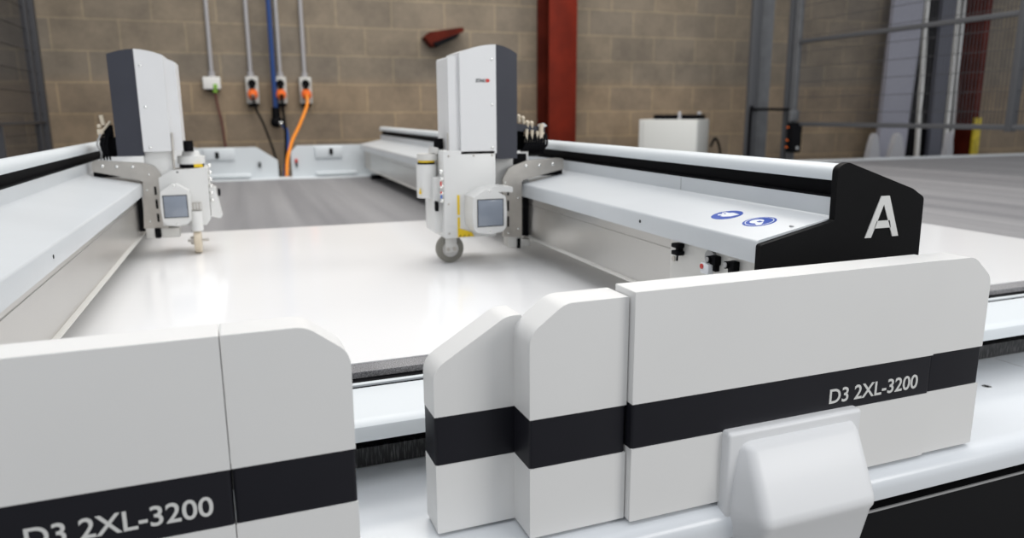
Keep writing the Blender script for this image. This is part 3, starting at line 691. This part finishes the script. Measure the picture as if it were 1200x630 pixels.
for k, x in enumerate((0.098, 0.312, 0.508)):
    sk = thing('wall_socket', slab[k], 'socket', (x, YW-0.03, 0.50), 'industrial sockets on the block wall')
    bm = BM(); bx(bm, x-0.048, x+0.048, YW-0.07, YW, 0.490, 0.700, 0.007, 3); obj('socket_body', bm, 'socket', sk)
    bm = BM(); cyl(bm, (x, YW-0.070, 0.648), (x, YW-0.100, 0.645), 0.030, n=24); bx(bm, x-0.016, x+0.016, YW-0.10, YW-0.07, 0.59, 0.66, 0.004); obj('switch_knob', bm, 'black', sk)
    bm = BM(); bx(bm, x-0.035, x+0.035, YW-0.075, YW-0.01, 0.468, 0.492, 0.006); obj('lower_lip', bm, 'black', sk)
    pg = thing('power_plug', plab[k], 'plug', (x, YW-0.09, 0.56), 'plugs in the industrial sockets')
    bm = BM(); cyl(bm, (x, YW-0.068, 0.572), (x, YW-0.125, 0.556), 0.038, n=28); cyl(bm, (x, YW-0.125, 0.556), (x, YW-0.150, 0.549), 0.030, 0.02, n=24); obj('collar', bm, 'orange', pg)
    bm = BM(); cyl(bm, (x, YW-0.148, 0.550), (x, YW-0.165, 0.545), 0.014, n=16); obj('grip', bm, ('chrome', 'black', 'orange_cable')[k], pg)
    pth = [(x, YW-0.155, 0.547)] + paths[k][1:]
    bm = BM(); tube(bm, pth, (0.009, 0.011, 0.0118)[k], 10)
    tag(obj('power_cable', bm, ('black', 'black', 'orange_cable')[k]), cabs[k], 'cable')
bm = BM(); tube(bm, [(-0.178, YW-0.045, 0.58), (-0.170, YW-0.045, 0.48), (-0.145, YW-0.05, 0.30), (-0.135, YW-0.05, 0.0), (-0.13, YW-0.05, FLOOR+0.01)], 0.0085, 8)
tag(obj('power_cable', bm, 'red_cable'), 'thin dark red cable hanging from the white junction box', 'cable')
A = thing('air_hose', 'dark blue air hose running down the wall to a black coupling', 'air hose', (0.27, YW-0.03, 0.3))
bm = BM(); tube(bm, [(0.262, YW-0.10, 0.40), (0.262, YW-0.10, 3.5)], 0.019, 14, False); obj('pipe', bm, 'blue_hose', A)
bm = BM(); cyl(bm, (0.262, YW-0.10, 0.34), (0.262, YW-0.10, 0.46), 0.032, n=20); ball(bm, (0.265, YW-0.10, 0.345), 0.052, (1.0, 0.8, 0.9), 16); bx(bm, 0.24, 0.29, YW-0.10, YW, 0.38, 0.42, 0.004); obj('coupling', bm, 'black', A)
bm = BM(); ball(bm, (0.295, YW-0.145, 0.335), 0.018, (1, 0.7, 1)); obj('gauge', bm, 'chrome', A)
bm = BM(); tube(bm, [(0.300, YW-0.13, 0.335), (0.332, YW-0.12, 0.27), (0.326, YW-0.12, 0.12), (0.300, YW-0.12, -0.10), (0.295, YW-0.12, -0.4), (0.295, YW-0.12, FLOOR+0.02)], 0.016, 12); obj('flexible_hose', bm, 'blue_hose2', A)

# red bracket on the wall
B = thing('wall_bracket', 'red painted steel bracket sticking out high on the block wall', 'bracket', (1.66, YW-0.05, 1.03))
bm = BM(); prism(bm, [(1.49, 1.030), (1.54, 1.075), (1.78, 1.115), (1.83, 1.120), (1.83, 1.085), (1.62, 1.010), (1.56, 0.955)], 'y', YW-0.12, YW); bevel_sel(bm, lambda e: True, 0.006, 2); obj('plate', bm, 'red_steel_dark', B)
bm = BM(); prism(bm, [(1.555, 0.985), (1.64, 1.015), (1.79, 1.068), (1.76, 1.03), (1.66, 0.985), (1.60, 0.955)], 'y', YW-0.14, YW-0.01); obj('black_lower_part', bm, 'black', B)  # black piece along the bracket's lower edge

def h_column(name, label, x0, x1, y0, y1, z0, z1, mats, t=0.02, group=None):
    o = thing(name, label, 'column', ((x0+x1)/2, (y0+y1)/2, FLOOR), group)
    bm = BM(); bx(bm, x0, x1, y0, y0+t, FLOOR, z1, 0.002); obj('front_flange', bm, mats[0], o)
    bm = BM(); xm = (x0+x1)/2; bx(bm, xm-t/2, xm+t/2, y0+t, y1-t, FLOOR, z1); obj('web', bm, mats[1], o)
    bm = BM(); bx(bm, x0, x1, y1-t, y1, FLOOR, z1, 0.002); obj('rear_flange', bm, mats[1], o)
    return o
h_column('steel_column', 'wide red oxide steel column against the block wall', 2.535, 2.795, 6.08, 6.37, FLOOR, 3.5, ('red_steel', 'red_steel_dark'))  # web and rear flange take the darker red as painted recess shade
h_column('steel_column', 'narrow dark red steel column behind the mesh gate', 7.67, 7.75, 6.12, 6.37, FLOOR, 3.5, ('red_steel_dark', 'red_steel_dark'))
bm = BM(); bx(bm, 7.66, 7.76, 6.09, 6.118, FLOOR+0.3, 0.33, 0.002)
tag(obj('column_guard', bm, 'hazard'), 'worn yellow paint guard at the foot of the narrow red column', 'column guard')

# cream cabinet
CB = thing('equipment_cabinet', 'cream metal cabinet with a black tray on top, near the block wall', 'cabinet', (3.85, 5.9, FLOOR))
MT = Matrix.Translation((3.55, 5.72, 0)) @ Matrix.Rotation(R(-44), 4, 'Z')
def rb(bm): bmesh.ops.transform(bm, matrix=MT, verts=bm.verts); return bm
bm = BM(); bx(bm, -0.29, 0.23, 0.0, 0.55, FLOOR+0.05, 0.345, 0.006, 3); obj('cabinet_body', rb(bm), 'cabinet', CB)
bm = BM(); bx(bm, -0.245, 0.225, -0.022, 0.0, FLOOR+0.08, 0.338, 0.004); dr = obj('door', rb(bm), 'cabinet', CB)
bm = BM(); bx(bm, 0.19, 0.20, -0.04, -0.02, -0.2, -0.05, 0.003); obj('handle', rb(bm), 'black', dr)
bm = BM()
for a in (-0.27, 0.17):
    for b_ in (0.03, 0.45): bx(bm, a, a+0.05, b_, b_+0.05, FLOOR, FLOOR+0.055)
obj('plinth_feet', rb(bm), 'black', CB)
TR = thing('black_tray', 'shallow black tray lying on top of the cream cabinet', 'tray', (3.68, 5.8, 0.346))
bm = BM(); bx(bm, -0.17, 0.22, 0.03, 0.40, 0.3455, 0.385, 0.006); obj('tray_body', rb(bm), 'black', TR)
bm = BM(); bx(bm, 0.05, 0.075, 0.015, 0.03, 0.346, 0.412, 0.003); obj('white_clip', rb(bm), 'ped', TR)
bm = BM(); bx(bm, 0.20, 0.23, 0.10, 0.13, 0.386, 0.41, 0.003); obj('white_clip', rb(bm), 'ped', TR)
bm = BM(); tube(bm, [(4.02, 5.80, 0.10), (4.07, 5.80, 0.17), (4.13, 5.80, 0.02), (4.15, 5.80, -0.4), (4.14, 5.82, FLOOR+0.012)], 0.012, 8)
tag(obj('power_cable', bm, 'black'), 'short black cable looping out beside the cream cabinet', 'cable')

# ------------------------------------------------------------------ guard fence, right
CL = thing('fence_column', 'thick grey steel column at the near side of the mesh gate', 'column', (4.40, 5.6, FLOOR))
bm = BM(); bx(bm, 4.225, 4.310, 5.56, 5.60, FLOOR, 3.5, 0.002); obj('dark_flange', bm, 'fence', CL)
bm = BM(); bx(bm, 4.345, 4.475, 5.60, 5.68, FLOOR, 3.5, 0.004); obj('channel', bm, 'fence2', CL)
bm = BM(); bx(bm, 4.305, 4.350, 5.62, 5.66, FLOOR, 3.5); obj('web', bm, 'wire', CL)
bm = BM(); bx(bm, 4.18, 4.49, 5.5, 5.74, FLOOR, FLOOR+0.015); obj('foot_plate', bm, 'fence', CL)

F = thing('mesh_gate', 'grey framed wire mesh gate hanging over the right end of the table', 'mesh gate', (4.60, 5.3, FLOOR))
GX = 4.52
def yb(x0, x1, y0, y1, z0, z1): b = BM(); bx(b, x0, x1, y0, y1, z0, z1, 0.002); return b
bm = yb(GX-0.02, GX+0.02, 5.30, 5.36, FLOOR, 3.5); obj('gate_post', bm, 'fence2', F)
bm = yb(GX-0.03, GX+0.01, 5.385, 5.425, FLOOR, 3.5); obj('hinge_post', bm, 'fence', F)
bm = yb(GX-0.018, GX+0.018, 2.2, 5.30, 0.285, 0.318); obj('bottom_bar', bm, 'fence', F)
bm = yb(GX-0.018, GX+0.018, 2.2, 5.30, 0.970, 1.003); obj('middle_bar', bm, 'fence', F)
bm = yb(GX-0.018, GX+0.018, 2.2, 5.30, 2.2, 2.233); obj('upper_bar', bm, 'fence', F)
bm = yb(GX-0.025, GX+0.025, 3.33, 3.375, 0.275, 2.233); obj('panel_joint', bm, 'fence', F)
bm = BM()
y = 2.22
while y < 5.3:
    bx(bm, GX-0.0015, GX+0.0015, y-0.0015, y+0.0015, 0.30, 2.2); y += 0.026
for k in range(15):
    z = 0.40+k*0.125; bx(bm, GX+0.001, GX+0.0045, 2.2, 5.3, z-0.002, z+0.002)
obj('wire_mesh', bm, 'wire', F)
L = thing('gate_interlock', 'black safety interlock switch with orange tabs on the gate post', 'switch', (4.56, 5.36, 0.1))
bm = BM(); bx(bm, GX-0.08, GX+0.02, 5.22, 5.298, 0.06, 0.315, 0.006); obj('switch_body', bm, 'black', L)
bm = BM(); bx(bm, GX-0.086, GX-0.08, 5.272, 5.296, 0.27, 0.282); bx(bm, GX-0.086, GX-0.08, 5.272, 5.296, 0.16, 0.172); bx(bm, GX-0.086, GX-0.08, 5.272, 5.296, 0.10, 0.112); obj('orange_tabs', bm, 'orange', L)
bm = BM(); cyl(bm, (GX-0.025, 5.215, 0.10), (GX-0.025, 5.222, 0.10), 0.014, n=16); obj('bolt', bm, 'chrome', L)
bm = BM(); bx(bm, GX-0.07, GX+0.02, 5.27, 5.30, 0.325, 0.42, 0.004); obj('latch', bm, 'fence2', L)
bm = BM(); tube(bm, [(4.245, 5.545, FLOOR+0.02), (4.245, 5.545, -0.2), (4.245, 5.545, 0.40), (4.27, 5.54, 0.425), (4.33, 5.51, 0.428), (4.48, 5.33, 0.425)], 0.013, 10)
tag(obj('interlock_cable', bm, 'black'), 'black cable climbing the thick grey column to the gate latch', 'cable')

# guard mesh at the left, dense when seen along its plane
F2 = thing('mesh_fence', 'dark wire mesh fence panel at the left edge, in front of the wall', 'fence', (-1.32, 5.6, FLOOR))
FX = -1.34
bm = yb(FX-0.03, FX+0.03, 6.20, 6.26, FLOOR, 3.0); obj('fence_post', bm, 'wire', F2)
bm = yb(FX-0.02, FX+0.02, 6.04, 6.075, FLOOR+0.1, 3.0); obj('panel_frame', bm, 'wire', F2)
bm = yb(FX-0.02, FX+0.02, 3.6, 6.20, 0.350, 0.364); obj('cross_bar', bm, 'wire', F2)
bm = yb(FX-0.02, FX+0.02, 3.6, 6.20, 2.9, 2.93); bx(bm, FX-0.02, FX+0.02, 5.12, 6.20, FLOOR+0.12, FLOOR+0.15); bx(bm, FX-0.02, FX+0.02, 5.12, 5.15, FLOOR, 0.345); obj('frame_bar', bm, 'wire', F2)
bm = BM()
y = 3.62
while y < 6.2:
    bx(bm, FX-0.0016, FX+0.0016, y-0.0016, y+0.0016, FLOOR+0.12 if y > 5.12 else 0.36, 2.9); y += 0.034
for k in range(26):
    z = -0.7+k*0.14; bx(bm, FX+0.001, FX+0.0045, 5.12 if z < 0.36 else 3.6, 6.2, z-0.002, z+0.002)
obj('wire_mesh', bm, 'wire_dark', F2)

# ------------------------------------------------------------------ sheets and profiles leaning at the wall, right
def leaning(name, label, cat, x0, x1, xt0, xt1, yb_, yt, ztop, th, mat, group=None, slot=None):
    """a sheet standing on the floor and leaning against the wall"""
    bm = BM()
    V = [(x0, yb_, FLOOR), (x1, yb_, FLOOR), (xt1, yt, ztop), (xt0, yt, ztop)]
    A_ = [bm.verts.new(v) for v in V]; B_ = [bm.verts.new((v[0], v[1]+th, v[2])) for v in V]
    bm.faces.new(A_); bm.faces.new(B_[::-1])
    for i in range(4): bm.faces.new((A_[i], B_[i], B_[(i+1) % 4], A_[(i+1) % 4]))
    return tag(obj(name, bm, mat), label, cat, group)
leaning('leaning_board', 'wide lilac grey board leaning on the wall behind the gate', 'board', 6.14, 6.50, 6.62, 7.05, 5.95, 6.34, 2.6, 0.05, 'lilac')
leaning('leaning_board', 'dark slate board leaning between two bright metal profiles', 'board', 6.91, 7.08, 7.26, 7.46, 5.98, 6.34, 2.6, 0.05, 'dark_sheet')
leaning('metal_profile', 'bright metal profile leaning just right of the lilac grey board', 'metal profile', 6.70, 6.74, 6.98, 7.03, 5.92, 6.34, 2.6, 0.03, 'alu_light')
leaning('metal_profile', 'bright metal profile leaning at the right edge of the slate board', 'metal profile', 7.09, 7.13, 7.48, 7.52, 5.94, 6.34, 2.6, 0.03, 'alu_light')
leaning('metal_profile', 'dull metal profile leaning nearest the narrow red column', 'metal profile', 7.20, 7.235, 7.545, 7.58, 5.96, 6.34, 2.6, 0.03, 'alu')
leaning('leaning_board', 'black sheet put in as gap shade behind the bright metal profiles', 'board', 6.62, 7.30, 6.98, 7.55, 6.06, 6.37, 2.4, 0.02, 'black')  # added black sheet stands in for the shaded gaps between leaning pieces
hl = ('leftmost pale pointed foam stand beyond the table', 'middle pale pointed foam stand in front of the lilac board', 'narrow pale pointed stand by the bright metal profiles')
for k, (x, w_) in enumerate(((5.86, 0.20), (6.16, 0.26), (6.86, 0.14))):
    bm = BM(); q = [(x-w_/2, FLOOR), (x+w_/2, FLOOR), (x+w_*0.46, -0.25), (x+w_*0.32, 0.0), (x+w_*0.14, 0.165), (x, 0.195), (x-w_*0.14, 0.165), (x-w_*0.32, 0.0), (x-w_*0.46, -0.25)]
    prism(bm, q, 'y', 5.70, 5.76); bevel_sel(bm, lambda e: True, 0.006, 2)
    tag(obj('pointed_stand', bm, 'ped'), hl[k], 'stand', 'pale pointed stands beyond the table')

# ------------------------------------------------------------------ light
W = bpy.data.worlds.new('World'); S.world = W; W.use_nodes = True
bg = W.node_tree.nodes['Background']; bg.inputs['Color'].default_value = (0.90, 0.94, 1.0, 1); bg.inputs['Strength'].default_value = 0.40
def area(name, loc, size, power, col=(1, 1, 1), aim=None):
    l = bpy.data.lights.new(name, 'AREA'); l.shape = 'RECTANGLE'; l.size, l.size_y = size; l.energy = power; l.color = col
    o = bpy.data.objects.new(name, l); C.objects.link(o); o.location = loc
    if aim: o.rotation_euler = (Vector(aim)-Vector(loc)).to_track_quat('-Z', 'Y').to_euler()
    return o
area('ceiling_lamp', (0.5, 2.8, 3.3), (3.0, 1.2), 42, (1, 0.98, 0.95))
area('ceiling_lamp', (3.4, 1.6, 3.3), (2.5, 1.2), 30, (1, 0.97, 0.93))
area('ceiling_lamp', (0.2, -0.1, 2.9), (3.6, 1.6), 23, (0.97, 0.98, 1.0))
area('ceiling_lamp', (1.8, 4.6, 3.4), (5.0, 0.8), 66, (1, 0.95, 0.88))
area('added_front_light', (3.3, -2.4, 1.6), (2.2, 1.5), 46, (1.0, 0.985, 0.96), (0.7, 1.0, 0.1))  # added fill from the camera side, brightens the cover faces

# ------------------------------------------------------------------ camera
cam = bpy.data.cameras.new('camera'); co = bpy.data.objects.new('camera', cam); C.objects.link(co)
f = 862.0; pitch, yaw, roll = R(11.9), R(19.75), R(-0.3)
cp, sp_, s_, c_ = math.cos(pitch), math.sin(pitch), math.sin(yaw), math.cos(yaw)
Fv = Vector((s_*cp, c_*cp, -sp_)); Rv = Vector((c_, -s_, 0)); Uv = Rv.cross(Fv)
Rv, Uv = Rv*math.cos(roll)+Uv*math.sin(roll), Uv*math.cos(roll)-Rv*math.sin(roll)
m4 = Matrix.Identity(4)
for i in range(3): m4[i][0] = Rv[i]; m4[i][1] = Uv[i]; m4[i][2] = -Fv[i]
m4[2][3] = 0.4
co.matrix_world = m4
cam.sensor_width = 36; cam.lens = f/1200*36; cam.clip_start = 0.01
cam.dof.use_dof = True; cam.dof.focus_distance = 1.12; cam.dof.aperture_fstop = 3.8
S.camera = co
S.view_settings.view_transform = 'Standard'; S.view_settings.look = 'None'
S.view_settings.gamma = 1; S.view_settings.use_curve_mapping = False
S.view_settings.exposure = 0.6
